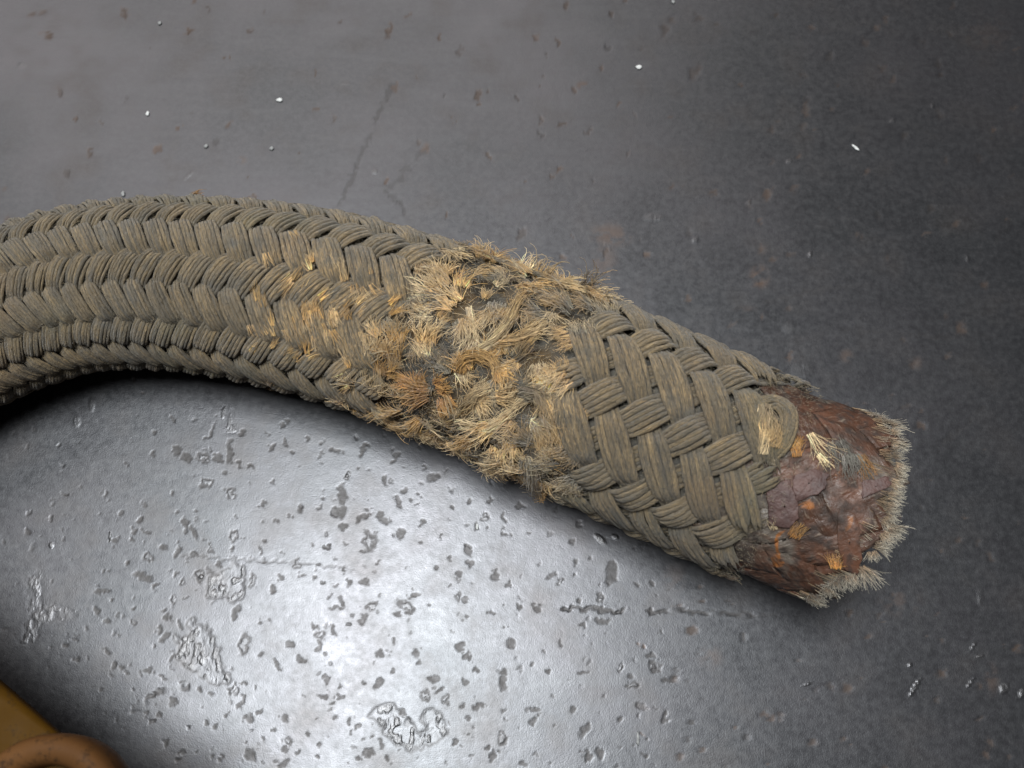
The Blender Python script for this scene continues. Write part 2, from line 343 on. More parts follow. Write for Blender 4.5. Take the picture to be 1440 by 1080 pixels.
    for x, y, rx, ry, rot, a in ((844, 758, 10, 4, 40, .9), (865, 755, 5, 3, 30, .7), (1287, 966, 3, 15, 30, .9), (1365, 960, 2, 8, 30, .8), (1412, 968, 6, 8, 30, .9), (1368, 910, 2, 8, 30, .6),
                                 (1378, 923, 5, 2, -15, .8), (1279, 935, 3, 3, 0, .9), (1135, 962, 7, 2, -20, .5), (1437, 975, 4, 8, 30, .9), (1110, 460, 8, 9, 20, .35), (1128, 520, 16, 12, 30, .3), (1378, 840, 4, 12, 0, .35),
                                 (920, 306, 14, 5, 0, .5), (1139, 358, 3, 3, 0, .9), (1360, 364, 2, 5, -20, .7), (30, 92, 5, 4, 0, .4), (1255, 170, 3, 3, 0, .7), (1110, 227, 3, 3, 0, .7), (1311, 148, 3, 3, 0, .5),
                                 (265, 247, 2, 9, 50, .4), (486, 118, 6, 3, 0, .4), (527, 241, 4, 4, 0, .5), (978, 337, 3, 4, 0, .6), (1053, 285, 3, 3, 0, .5), (155, 755, 1.5, 7, 0, .8), (72, 767, 3, 4, 0, .7), (283, 811, 3, 3, 0, .9), (488, 669, 2, 3, 0, .9), (129, 569, 4, 10, 0, .4), (108, 592, 5, 8, 0, .3)):
        q = np.hypot(((U-x)*math.cos(math.radians(rot))+(V-y)*math.sin(math.radians(rot)))/rx, (-(U-x)*math.sin(math.radians(rot))+(V-y)*math.cos(math.radians(rot)))/ry)
        scuff = np.maximum(scuff, .65*a*sstep(1.3, .6, q)); H += .012*sstep(1.3, .6, q)
    H += .035*(fnoise(X*.12, Y*.12, 41, 3)-.5)
    ny, nx = X.shape
    V3 = np.stack([X, Y, H-.02], -1).reshape(-1, 3)
    idx = np.arange(nx*ny).reshape(ny, nx)
    Q = np.stack([idx[:-1, :-1], idx[:-1, 1:], idx[1:, 1:], idx[1:, :-1]], -1).reshape(-1, 4)
    o = mesh('steel_plate', V3, Q, M_PLATE, attrs={'pit': pit.ravel(), 'scuff': scuff.ravel(), 'rust': np.clip(rust, 0, 1).ravel()})
    o['kind'] = 'structure'; o['label'] = 'dark pitted and scratched steel plate under the hose'
build_plate()

# ------------------------------------------------------------------ the hose's centre line and radius
AX = [(-260, 590, 204), (-180, 532, 204), (-90, 481, 205), (5, 438, 207), (120, 404, 215), (230, 397, 231), (330, 405, 244), (415, 419, 258), (498, 439, 266), (605, 474, 276), (710, 513, 284),
      (812, 556, 292), (897, 594, 294), (982, 632, 291), (1065, 670, 290), (1145, 702, 294), (1225, 728, 297), (1300, 755, 298)]
pts, rad = [], []
for x, y, wd in AX:
    r = 26.0
    for _ in range(4):
        p = unproject(x, y, r); r = wd/2*np.linalg.norm(p-CAM)/F
    pts.append(p); rad.append(r)
pts = np.array(pts); rad = np.array(rad)
ch = np.concatenate([[0], np.cumsum(np.linalg.norm(np.diff(pts, axis=0), axis=1))])
tt = np.arange(0, ch[-1], .25)
def smooth1(a, n):
    k = np.hanning(2*n+1); k /= k.sum()
    return np.convolve(np.pad(a, n, mode='reflect', reflect_type='odd'), k, 'valid')
Pd = np.stack([smooth1(np.interp(tt, ch, pts[:, i]), 70) for i in range(3)], 1); Rd = smooth1(np.interp(tt, ch, rad), 70)
Pd[:, 2] = Rd
arc = np.concatenate([[0], np.cumsum(np.linalg.norm(np.diff(Pd, axis=0), axis=1))])
SL = arc[-1]; sg = np.arange(0, SL, .25)
Pd = np.stack([np.interp(sg, arc, Pd[:, i]) for i in range(3)], 1); Rd = np.interp(sg, arc, Rd)
Td = np.gradient(Pd, axis=0); Td /= np.linalg.norm(Td, axis=1)[:, None]
Ud = np.cross([0, 0, 1.], Td); Ud /= np.linalg.norm(Ud, axis=1)[:, None]; Wd = np.cross(Td, Ud)
PXd, PYd = project(Pd)
def I(a, s):
    return np.stack([np.interp(s, sg, a[:, i]) for i in range(a.shape[1])], -1) if a.ndim > 1 else np.interp(s, sg, a)
def nrm(s, th): return np.cos(th)[..., None]*I(Wd, s)+np.sin(th)[..., None]*I(Ud, s)
def surf(s, th, h):                                         # point at height h above the mean outer radius minus 1.6 mm
    n = nrm(s, th); return I(Pd, s)+n*(I(Rd, s)-2.9+h)[..., None]
# tables for finding the surface point seen at a pixel
_s = np.arange(0, SL, .5); _t = np.radians(np.arange(-125, 91, 1.0)); _S, _T = np.meshgrid(_s, _t, indexing='ij')
_P = surf(_S, _T, np.full_like(_S, .8)); _N = nrm(_S, _T); _f = ((CAM-_P)*_N).sum(-1) > 0
_px, _py = project(_P); _px = np.where(_f, _px, 1e6)
def locate(x, y):
    k = np.argmin((_px-x)**2+(_py-y)**2); return _S.flat[k], _T.flat[k]
def tangent(s, th, ang):
    """unit tangent-plane direction (ds, dcirc) whose image points at ang degrees (0 right, 90 up)"""
    s = np.array(s); th = np.array(th); R = I(Rd, s)
    p0 = surf(s, th, np.array(1.)); e = .5
    a = np.array(project(surf(s+e, th, np.array(1.))))-np.array(project(p0)); b = np.array(project(surf(s, th+e/R, np.array(1.))))-np.array(project(p0))
    d = np.array([math.cos(math.radians(ang)), -math.sin(math.radians(ang))])
    A = np.array([a, b]).T
    if abs(np.linalg.det(A)) < .15: b = b+np.array([b[1], -b[0]])*.3; A = np.array([a, b]).T
    v = np.linalg.solve(A, d); return v/np.linalg.norm(v)
S_END = locate(1235, 735)[0]; S_BRAID = float(np.interp(1082, PXd, sg))
FRAY = [(655, 330), (720, 300), (860, 340), (895, 420), (845, 440), (790, 462), (772, 520), (800, 600), (785, 640), (800, 690), (770, 760), (640, 720), (540, 640), (520, 570), (545, 530), (530, 480), (585, 430), (575, 400), (640, 380)]
ENDP = [(1170, 440), (1104, 522), (1075, 575), (1108, 640), (1088, 670), (1075, 735), (1035, 785), (1030, 800), (1000, 900), (1500, 1000), (1500, 400)]
NSTR = 12
pitch_mm = np.interp(PXd, [-300, 0, 100, 250, 360, 460, 600, 800, 1100], [5.5, 5.7, 5.9, 6.5, 7.5, 8.6, 9.8, 10.8, 11.0])
kk = 2*np.pi/(NSTR*pitch_mm); PHI = np.concatenate([[0], np.cumsum(kk[:-1]*np.diff(sg))])
def region_wear(x, y, f):
    f = f*(.55+.9*vnoise(x*.035, y*.035, 91))
    a = np.exp(-(((x-450)/110)**2+((y-430+.35*(450-x))/85)**2))*1.0+np.exp(-(((x-590)/110)**2+((y-500)/150)**2))*1.0+.30*np.exp(-(((x-930)/150)**2+((y-560)/110)**2))
    a += .5*np.exp(-(((x-800)/40)**2+((y-560)/150)**2))
    a += .5*np.exp(-((y-525+.18*(x-200)*(x > 200))/28)**2)*(x < 480)
    return np.clip(a+.20, 0, 1)*f

hose = bpy.data.objects.new('braided_hose', None); col.objects.link(hose); hose.empty_display_size = .02
tag(hose, 'frayed grey-brown braided fibre hose with rusty red cut end lying on steel plate', 'hose')

# inner core
def build_core():
    s = np.arange(0, S_END-3, .6); th = np.linspace(-np.pi, np.pi, 180, endpoint=False)
    Sg, Tg = np.meshgrid(s, th, indexing='ij')
    p = surf(Sg, Tg, np.zeros_like(Sg)); x, y = project(p); front = ((CAM-p)*nrm(Sg, Tg)).sum(-1) > 0
    fr = (inpoly(x, y, FRAY) & front).astype(float)
    for _ in range(6): fr = (fr+np.roll(fr, 1, 0)+np.roll(fr, -1, 0)+np.roll(fr, 1, 1)+np.roll(fr, -1, 1))/5
    en = sstep(S_BRAID-8, S_BRAID+4, Sg)
    lump = fnoise(Sg*.22, Tg*6, 5, 3)
    h = -1.3+fr*(.1+2.6*(lump-.42))+en*(.2)
    # dark torn hollow near the top of the frayed patch
    hole = np.exp(-(((x-690)/16)**2+((y-395)/30)**2))*front+np.exp(-(((x-575)/14)**2+((y-505)/24)**2))*front*.8
    h = h-3.2*hole
    V = surf(Sg, Tg, h); n, m = Sg.shape; idx = np.arange(n*m).reshape(n, m)
    nx = np.roll(idx, -1, 1)
    Q = np.stack([idx[:-1], idx[1:], nx[1:], nx[:-1]], -1).reshape(-1, 4)
    V = V.reshape(-1, 3)
    # concave end cap
    base = idx[-1]; rim0 = V[base]; allV = [V]; cnt = len(V)
    c0 = I(Pd, np.array(s[-1])); t0 = I(Td, np.array(s[-1]))
    for k, f in enumerate((.8, .55, .3, .03)):
        r = c0+(rim0-c0)*f-t0*(1.5+k*1.2+RNG.uniform(-.6, .6, (m, 1))); allV.append(r); ring = np.arange(cnt, cnt+m); cnt += m
        Q = np.concatenate([Q, np.stack([base, ring, np.roll(ring, -1), np.roll(base, -1)], -1)]); base = ring
    V = np.concatenate(allV); a = np.concatenate([fr.ravel(), np.zeros(4*m)])
    mesh('inner_core', V, Q, M_CORE, hose, {'fray': a})
build_core()

# braid strands: five yarns each, over two and under two
def tube(Pc, L, N, rl, rn, ns=6):
    ph = np.arange(ns)/ns*2*np.pi
    V = Pc[:, None]+L[:, None]*(np.cos(ph)[None, :, None]*rl[:, None, None])+N[:, None]*(np.sin(ph)[None, :, None]*rn[:, None, None])
    n = len(Pc); idx = np.arange(n*ns).reshape(n, ns); nx = np.roll(idx, -1, 1)
    Q = np.stack([idx[:-1], nx[:-1], nx[1:], idx[1:]], -1).reshape(-1, 4)
    return V.reshape(-1, 3), Q
TH0 = math.radians(9)
def weave_h(th, fam, bias):
    c = np.cos(2*NSTR/3*(th-TH0)); return -fam*(np.tanh(2.6*(c+bias))*.85+.18*c)
def build_strand(fam, i, yarns=6):
    s = np.arange(0, S_BRAID+14, .7)
    th = fam*I(PHI, s)+2*np.pi*(i+.5*(fam > 0))/NSTR-TH_SH[fam]
    R = I(Rd, s); k = np.interp(s, sg, kk); al = np.arctan(R*k); w_ = np.minimum(2*np.pi*R/NSTR*np.cos(al)*.91, 7.3)
    p = surf(s, th, np.full_like(s, .8)); x, y = project(p); front = ((CAM-p)*nrm(s, th)).sum(-1) > -3
    j = 6*(RNG.random(2)-.5)*2
    cut = (inpoly(x+j[0], y+j[1], FRAY) & front) | np.where(front, inpoly(x, y, ENDP), s > S_BRAID)
    keep = ~cut; edges = np.flatnonzero(np.diff(np.concatenate([[0], keep.astype(int), [0]]))); runs = edges.reshape(-1, 2)
    for a, b in runs:
        if b-a < 7: continue
        sl = slice(a, b); VV, QQ, WW, UU, PP = [], [], [], [], []; off = 0; n = b-a
        endd = np.minimum(np.arange(n), 1e9)*.7; endb = (n-1-np.arange(n))*.7
        for q in range(yarns):
            u = (q-(yarns-1)/2)/yarns; wob = (vnoise(s[sl]*.12, np.full(n, q*3.3+i*7), 11+fam)-.5)
            pin = .80+.24*np.clip(-.5*fam*np.cos(2*NSTR/3*(th[sl]-TH0))+.5, 0, 1); o = w_[sl]*(u+.05*wob)*pin; ds = -fam*np.sin(al[sl])*o; dth = np.cos(al[sl])*o/R[sl]
            ss = s[sl]+ds; t2 = th[sl]+dth
            hh = weave_h(th[sl]+.1*dth, fam, .24+.28*sstep(S_BRAID-120, S_BRAID-70, s[sl]))
            yr = RNG.normal(0, .10)
            h = .85+1.0*hh+.88*(1-(2*u)**2)*(.45+.55*hh)+yr+.35*(vnoise(s[sl]*.5, np.full(n, q*5.1+i*3), 23+fam)-.5)
            C = surf(ss, t2, h); tg = np.gradient(C, axis=0); tg /= np.linalg.norm(tg, axis=1)[:, None]
            N = nrm(ss, t2); Lt = np.cross(N, tg); Lt /= np.linalg.norm(Lt, axis=1)[:, None]
            rl = pin*w_[sl]/yarns*.61*(1+.35*(vnoise(s[sl]*.6, np.full(n, q*9.+i), 5)-.5)); rn = np.minimum(rl*.9, .75)
            tp = sstep(-.1, 1.2, np.minimum(endd-RNG.uniform(0, 2.2), endb-RNG.uniform(0, 2.2)))*.95+.05
            rl = rl*tp; rn = rn*tp
            V, Q = tube(C, Lt, N, rl, rn)
            xx, yy = project(C); wr = region_wear(xx, yy, .35+.65*sstep(-.2, 1, hh))
            pt = sstep(S_BRAID-5, S_BRAID+6, ss)
            VV.append(V); QQ.append(Q+off); off += len(V); WW.append(np.repeat(wr, 6)); PP.append(np.repeat(pt, 6)*.8)
            uv = np.stack([np.repeat(s[sl]*1.0, 6), np.tile(np.abs(np.arange(6)-3)/3., n)+q*1.37+i*3.1+(7 if fam > 0 else 0)], 1); UU.append(uv)
        for e_, sg_ in ((a, -1), (b-1, 1)):
            if 8 < e_ < len(s)-8 and inpoly(np.array([x[e_+5*sg_]]), np.array([y[e_+5*sg_]]), FRAY)[0]: STUBS.append((x[e_-3*sg_], y[e_-3*sg_], x[e_+4*sg_], y[e_+4*sg_], w_[e_], s[e_]))
        mesh('braid_strand', np.concatenate(VV), np.concatenate(QQ), M_STRAND, hose, {'wear': np.concatenate(WW), 'paint': np.concatenate(PP)}, np.concatenate(UU))
_sh = math.radians(15)-TH0; TH_SH = {-1: _sh, 1: _sh}; STUBS = []
for fam in (-1, 1):
    for i in range(NSTR): build_strand(fam, i)

# painted inner layer at the cut end
_o = np.array([locate(*p) for p in ((1240, 578), (1266, 600), (1272, 640), (1268, 690), (1258, 735), (1238, 765), (1212, 778), (1204, 812), (1178, 824), (1150, 858))]); _o = _o[np.argsort(_o[:, 1])]
def end_s(th):
    t = (np.asarray(th)+np.pi) % (2*np.pi)-np.pi
    return np.interp(t, np.concatenate([[-np.pi], _o[:, 1], [np.pi]]), np.concatenate([[S_END-4], _o[:, 0], [S_END-4]]))
def end_limit(th, x, y):
    return end_s(th)-.9+.8*np.sin(th*13)+RNG.uniform(-2.6, .4)
def build_painted(fam, i):
    s = np.arange(S_BRAID-14, S_END+4, .6)
    th = fam*I(PHI, s)*.9+2*np.pi*(i+.31*(fam > 0))/NSTR+.15*fam; R = I(Rd, s); al = np.arctan(R*np.interp(s, sg, kk)*.9)
    p = surf(s, th, np.zeros_like(s)); x, y = project(p); keep = s < end_limit(th, x, y)
    n = int(keep.sum())
    if n < 6: return
    s, th, R, al = s[:n], th[:n], R[:n], al[:n]; wd = 2*np.pi*R/NSTR*np.cos(al)*1.04
    cu = np.linspace(-.5, .5, 9); o = cu[None]*wd[:, None]*(1+.12*(vnoise(s*.4, s*0+i*5, 3)-.5))[:, None]
    ss = s[:, None]-fam*np.sin(al)[:, None]*o; t2 = th[:, None]+np.cos(al)[:, None]*o/R[:, None]
    hh = -fam*np.tanh(1.6*np.cos(2*NSTR/3*(t2-.4)))
    h = -.75+.42*hh+.22*(1-(2*cu)**2)[None]+1.2*(fnoise(ss*.35, t2*9, 61, 4)-.5)
    up = surf(ss, t2, h); dn = surf(ss, t2, h-.5)
    V = np.concatenate([up.reshape(-1, 3), dn.reshape(-1, 3)]); m = 9; a = np.arange(n*m).reshape(n, m); b = a+n*m
    q = [np.stack([a[:-1, :-1], a[1:, :-1], a[1:, 1:], a[:-1, 1:]], -1).reshape(-1, 4), np.stack([b[:-1, :-1], b[:-1, 1:], b[1:, 1:], b[1:, :-1]], -1).reshape(-1, 4)]
    q.append(np.stack([a[:-1, 0], b[:-1, 0], b[1:, 0], a[1:, 0]], -1)); q.append(np.stack([a[:-1, -1], a[1:, -1], b[1:, -1], b[:-1, -1]], -1))
    q.append(np.stack([a[-1, :-1], b[-1, :-1], b[-1, 1:], a[-1, 1:]], -1)); q.append(np.stack([a[0, :-1], a[0, 1:], b[0, 1:], b[0, :-1]], -1))
    uv = np.stack([np.repeat(s, m), np.tile(cu*1.2+i, n)], 1)
    mesh('painted_strand', V, np.concatenate(q), M_PAINT, hose, None, np.concatenate([uv, uv]))
for fam in (-1, 1):
    for i in range(NSTR): build_painted(fam, i)

# ------------------------------------------------------------------ loose fibres
TAN, GOLD, PALE, GREY, ORANGE, DARK = (.50, .315, .13), (.49, .275, .085), (.66, .50, .29), (.17, .145, .105), (.38, .18, .05), (.07, .05, .035)
WHITE, BROWN = (.55, .50, .40), (.22, .12, .05)
def fibres(P, r0, cols, ns=3):
    """P: (n,k,3) polylines -> one mesh of tapering three-sided hairs"""
    n, k, _ = P.shape
    T = np.gradient(P, axis=1); T /= np.maximum(np.linalg.norm(T, axis=2, keepdims=True), 1e-6)
    ref = np.where(np.abs(T[..., 2:3]) < .8, np.array([0, 0, 1.]), np.array([1., 0, 0]))
    A = np.cross(T, ref); A /= np.maximum(np.linalg.norm(A, axis=2, keepdims=True), 1e-6); Bn = np.cross(T, A)
    tp = np.linspace(1, .35, k)[None]*np.broadcast_to(np.asarray(r0), (n,))[:, None]
    ph = np.arange(ns)/ns*2*np.pi
    V = P[:, :, None]+(A[:, :, None]*np.cos(ph)[:, None]+Bn[:, :, None]*np.sin(ph)[:, None])*tp[:, :, None, None]
    idx = np.arange(n*k*ns).reshape(n, k, ns); nx = np.roll(idx, -1, 2)
    Q = np.stack([idx[:, :-1], nx[:, :-1], nx[:, 1:], idx[:, 1:]], -1).reshape(-1, 4)
    return V.reshape(-1, 3), Q, np.repeat(cols.reshape(-1, 3), ns, 0)
def jitter_cols(c, n, k, tip=None, v=.3, pw=1.6):
    c = np.asarray(c)*np.exp(RNG.normal(0, .28)) if pw == 1.6 else np.asarray(c)
    b = np.asarray(c)[None]*np.exp(RNG.normal(0, v, (n, 1)))*(1+RNG.normal(0, .025, (n, 3)))
    t = b if tip is None else np.asarray(tip)[None]*np.exp(RNG.normal(0, .18, (n, 1)))
    f = np.linspace(0, 1, k)[None, :, None]**pw
    return np.clip(b[:, None]*(1-f)+t[:, None]*f, .01, .9)
def tuft(x, y, ang, length, width, colr, n=45, lift=.8, spread=.35, curl=.55, tip=None, k=6, r=.085, name='fibre_tuft', h0=.3, label=None, kink=.17):
    """a bundle of fibres rooted on the hose where the photograph shows it; length and width in photo pixels"""
    s0, t0 = locate(x, y); c_ = float(np.interp(x, PXd, PYd)); lift = lift*(1+1.0*min(abs(y-c_)/150, 1.)**3)
    R = float(I(Rd, np.array(s0))); L = length/5.0; W = width/5.0
    d = tangent(s0, t0, ang); pe = np.array([-d[1], d[0]])
    off = RNG.uniform(-.5, .5, n)*W; ln = L*RNG.uniform(.55, 1.1, n); sp = RNG.normal(0, spread, n)+off/W*spread*1.2; cv = RNG.normal(0, curl, n)+RNG.normal(0, curl*.6)
    f = np.linspace(0, 1, k)
    a = sp[:, None]+cv[:, None]*f[None]+np.cumsum(RNG.normal(0, kink, (n, k)), 1)
    st = ln[:, None]/(k-1)*np.ones((n, k))
    u = np.concatenate([np.zeros((n, 1)), np.cumsum(np.cos(a[:, :-1])*st[:, :-1], 1)], 1)
    v = np.concatenate([np.zeros((n, 1)), np.cumsum(np.sin(a[:, :-1])*st[:, :-1], 1)], 1)+off[:, None]
    u = u+RNG.normal(0, .25, (n, 1))*W*.3
    ds = u*d[0]+v*pe[0]; dc = u*d[1]+v*pe[1]
    hh = h0+RNG.uniform(-.3, .5, (n, 1))+lift*ln[:, None]*(f*(1.15-.55*f))[None]*RNG.uniform(.2, 1.2, (n, 1))*.6+np.cumsum(RNG.normal(0, .16, (n, k)), 1)*f[None]
    P = surf(s0+ds, t0+dc/R, hh)
    V, Q, C = fibres(P, r*RNG.uniform(.7, 1.3, n), jitter_cols(colr, n, k, tip))
    o = mesh(name, V, Q, M_FIBRE, hose, {'col': C})
    if label: o['label'] = label
    return o
def bundle(path, width, colr, n=40, lift=(1, 2, 1), k=10, r=.1, tip=None, twist=2.0, name='loose_yarn', label=None, rag=.3):
    """a yarn of many fibres laid along a path of photo points on the hose"""
    st = [locate(*p) for p in path]; S_ = np.array([a for a, b in st]); T_ = np.array([b for a, b in st])
    c = np.linspace(0, 1, len(path)); f = np.linspace(0, 1, k)
    def sm(a):
        g = np.interp(np.linspace(0, 1, 60), np.linspace(0, 1, len(a)), a); g = smooth1(g, 8); return np.interp(f, np.linspace(0, 1, 60), g)
    ss, th, hh = sm(S_), sm(T_), sm(np.array(lift, float))
    C = surf(ss, th, hh); N = nrm(ss, th); T = np.gradient(C, axis=0); T /= np.linalg.norm(T, axis=1)[:, None]; Lt = np.cross(N, T)
    W = width/5.0/2
    ra = np.sqrt(RNG.random(n))*W; pa = RNG.random(n)*6.28
    pa = pa[:, None]+twist*f[None]+RNG.normal(0, .15, (n, k)); rr = ra[:, None]*(1+rag*RNG.normal(0, 1, (n, k))*(.4+1.2*f[None]))
    rr = rr+np.cumsum(RNG.normal(0, .12, (n, k)), 1)*np.linspace(.3, 1, k)[None]
    P = C[None]+Lt[None]*(np.cos(pa)*rr)[..., None]+N[None]*(np.sin(pa)*rr*.75)[..., None]
    V, Q, Cc = fibres(P, r*RNG.uniform(.8, 1.3, n), jitter_cols(colr, n, k, tip, .35))
    o = mesh(name, V, Q, M_FIBRE, hose, {'col': Cc})
    if label: o['label'] = label
    return o

# the torn patch, bundle by bundle
for a in ((620, 405, 160, 50, 40, TAN, 70, PALE), (600, 412, 175, 40, 22, PALE, 40, PALE), (640, 430, 140, 45, 30, TAN, 60, PALE), (605, 440, 170, 40, 26, PALE, 40, PALE), (650, 400, 60, 40, 24, TAN, 45, TAN),
          (625, 385, 100, 30, 26, TAN, 45, PALE), (690, 358, 120, 38, 24, BROWN, 50, TAN), (720, 352, 60, 34, 30, BROWN, 50, GOLD), (705, 372, 40, 46, 20, GOLD, 45, TAN), (675, 365, 110, 30, 18, TAN, 35, PALE),
          (745, 362, 20, 44, 22, PALE, 45, PALE), (765, 378, 10, 50, 22, TAN, 45, PALE), (800, 372, 5, 42, 18, TAN, 40, PALE), (815, 382, 0, 34, 14, GREY, 30, PALE), (780, 400, -20, 46, 24, TAN, 50, PALE),
          (820, 405, -30, 50, 22, GREY, 45, TAN), (845, 400, -40, 40, 20, TAN, 40, PALE), (860, 420, -60, 36, 18, GREY, 40, PALE), (866, 408, 70, 18, 12, TAN, 25, PALE), (740, 400, -60, 44, 30, TAN, 55, TAN),
          (700, 425, -90, 50, 26, GREY, 50, TAN), (690, 440, -110, 50, 24, TAN, 45, PALE), (655, 450, -60, 50, 20, TAN, 45, PALE), (665, 470, -70, 40, 16, PALE, 35, PALE), (720, 440, -100, 40, 24, TAN, 50, GREY),
          (760, 440, -150, 46, 24, GREY, 45, TAN), (775, 420, -120, 36, 24, GREY, 45, TAN), (800, 440, 170, 46, 24, GREY, 45, TAN), (830, 435, 160, 40, 22, GREY, 45, TAN), (600, 480, 80, 44, 28, TAN, 55, PALE),
          (598, 500, 95, 40, 20, PALE, 40, TAN), (560, 480, 110, 40, 22, GOLD, 50, TAN), (552, 505, 80, 40, 24, GOLD, 50, TAN), (530, 500, 100, 44, 22, GOLD, 45, PALE), (540, 525, 60, 36, 22, GOLD, 50, GOLD),
          (600, 555, 170, 44, 30, ORANGE, 80, GOLD), (615, 545, 30, 30, 26, ORANGE, 60, GOLD), (590, 545, 120, 34, 26, GOLD, 60, ORANGE), (625, 560, -20, 30, 26, ORANGE, 55, GOLD), (575, 540, 150, 36, 20, ORANGE, 45, GOLD),
          (655, 520, 110, 40, 22, GOLD, 50, TAN), (680, 500, 20, 40, 22, TAN, 50, GOLD), (700, 520, -60, 40, 22, GOLD, 50, TAN), (720, 500, 30, 44, 22, GREY, 45, TAN), (740, 480, 20, 40, 20, TAN, 45, PALE),
          (640, 590, 40, 60, 16, PALE, 45, PALE), (670, 560, -40, 40, 18, TAN, 45, PALE), (700, 560, 10, 46, 20, TAN, 45, PALE), (735, 550, 20, 44, 22, GREY, 45, PALE), (760, 545, 70, 24, 28, GOLD, 60, PALE),
          (775, 560, -80, 40, 26, TAN, 55, GREY), (755, 590, -60, 44, 26, GREY, 55, TAN), (785, 600, -70, 40, 20, GREY, 40, TAN), (720, 590, -140, 44, 24, TAN, 50, PALE), (690, 600, 200, 46, 24, TAN, 50, PALE),
          (700, 630, -90, 34, 24, TAN, 50, PALE), (720, 620, -75, 40, 22, TAN, 45, PALE), (660, 615, 190, 40, 22, GOLD, 50, TAN), (640, 640, -140, 34, 22, TAN, 45, PALE), (650, 650, -60, 26, 14, PALE, 40, PALE),
          (610, 610, 190, 44, 22, TAN, 45, PALE), (590, 590, 200, 40, 20, GOLD, 45, TAN), (560, 580, 170, 44, 22, TAN, 45, TAN), (560, 560, 100, 34, 18, TAN, 45, PALE), (535, 572, 190, 28, 18, TAN, 40, GOLD),
          (505, 572, 200, 14, 14, GOLD, 30, TAN), (680, 660, -50, 34, 22, TAN, 50, PALE), (700, 672, -70, 30, 22, BROWN, 45, TAN), (720, 685, -100, 26, 16, BROWN, 40, TAN), (740, 660, 120, 40, 24, TAN, 55, PALE),
          (760, 655, 70, 26, 22, PALE, 55, PALE), (770, 640, 60, 24, 20, TAN, 45, PALE), (720, 650, 150, 60, 20, TAN, 50, PALE), (735, 690, -120, 16, 10, PALE, 25, PALE), (745, 620, 160, 50, 24, GREY, 50, TAN),
          (525, 545, 60, 34, 18, TAN, 40, PALE), (500, 540, 120, 36, 14, TAN, 35, PALE), (485, 560, 130, 36, 14, GOLD, 30, PALE), (535, 470, 115, 34, 16, TAN, 35, PALE), (480, 470, 115, 40, 16, TAN, 35, PALE), (262, 280, 15, 30, 8, BROWN, 22, BROWN), (245, 281, 20, 22, 10, BROWN, 20, DARK)):
    x, y, ang, L, W, c, n, tip = a
    tuft(x, y, ang+RNG.normal(0, 12), L*.74, W*.9, c, int(n*1.35), tip=tip, lift=RNG.uniform(.5, 1.4), h0=RNG.uniform(.1, 1.7), spread=.26, r=.125)
for x1, y1, x2, y2, w_, s_ in STUBS:                       # every strand broken at the patch ends in a brush of its own fibres
    tuft(x1, y1, math.degrees(math.atan2(y1-y2, x2-x1))+RNG.normal(0, 10), RNG.uniform(16, 34), w_*4.2, TAN if RNG.random() < .6 else GREY, 75, tip=PALE if RNG.random() < .6 else TAN, lift=RNG.uniform(.2, .7), spread=.22, curl=.3, h0=1.6, r=.10)
_r = random.Random(12)
for _ in range(70):                                        # golden broken fibres lying on the worn strand crowns
    x, y = _r.gauss(470, 55), _r.gauss(455, 60)
    s0, t0 = locate(x, y)
    if inpoly(np.array([x]), np.array([y]), FRAY)[0]: continue
    a_ = math.cos(2*NSTR/3*(t0-TH0)) > -.5
    tuft(x, y, (-68 if a_ else 42)+_r.gauss(0, 7)+(180 if _r.random() < .5 else 0), _r.uniform(16, 28), _r.uniform(6, 12), _r.choice([GOLD, TAN, TAN]), 16, tip=_r.choice([PALE, TAN]), lift=.06, spread=.09, kink=.08, curl=.15, h0=2.75, r=.075)
_n = 0
while _n < 130:
    x, y = _r.uniform(500, 880), _r.uniform(345, 700)
    if not inpoly(np.array([x]), np.array([y]), FRAY)[0]: continue
    tuft(x, y, _r.uniform(0, 360), _r.uniform(14, 34), _r.uniform(8, 18), _r.choice([TAN, GREY, GREY, TAN, DARK, PALE]), 46, tip=_r.choice([TAN, PALE, GREY]), lift=_r.uniform(.3, 1.1), curl=.7); _n += 1
bundle([(678, 492), (700, 478), (718, 455), (725, 430), (742, 408)], 14, PALE, 45, (1.5, 2.5, 3, 2.5, 1), tip=TAN)
bundle([(690, 482), (725, 480), (752, 468), (770, 455)], 15, TAN, 45, (1.2, 2.2, 2.6, 1.5), tip=PALE)
bundle([(645, 525), (650, 505), (675, 498), (698, 510), (700, 535)], 18, GOLD, 55, (1, 2.2, 2.6, 2.2, .8), tip=TAN)
bundle([(632, 592), (655, 570), (672, 552), (690, 540)], 18, TAN, 50, (1, 2, 2.4, 2), tip=PALE)
bundle([(658, 432), (665, 455), (668, 478), (672, 500)], 9, PALE, 28, (1.5, 2.5, 2, .8), tip=PALE)
bundle([(645, 598), (690, 600), (720, 575), (745, 555)], 12, PALE, 36, (1, 2, 2.2, 1.6), tip=PALE)
bundle([(730, 555), (755, 550), (775, 575), (790, 625)], 24, GREY, 60, (1, 2.2, 2.4, 1), tip=TAN)
bundle([(738, 640), (748, 660), (757, 688), (764, 708)], 26, GREY, 70, (.8, 2.4, 3.2, 2.4), tip=GOLD, name='strand_stub', label='tan-tipped broken strand stub hanging off the lower edge')
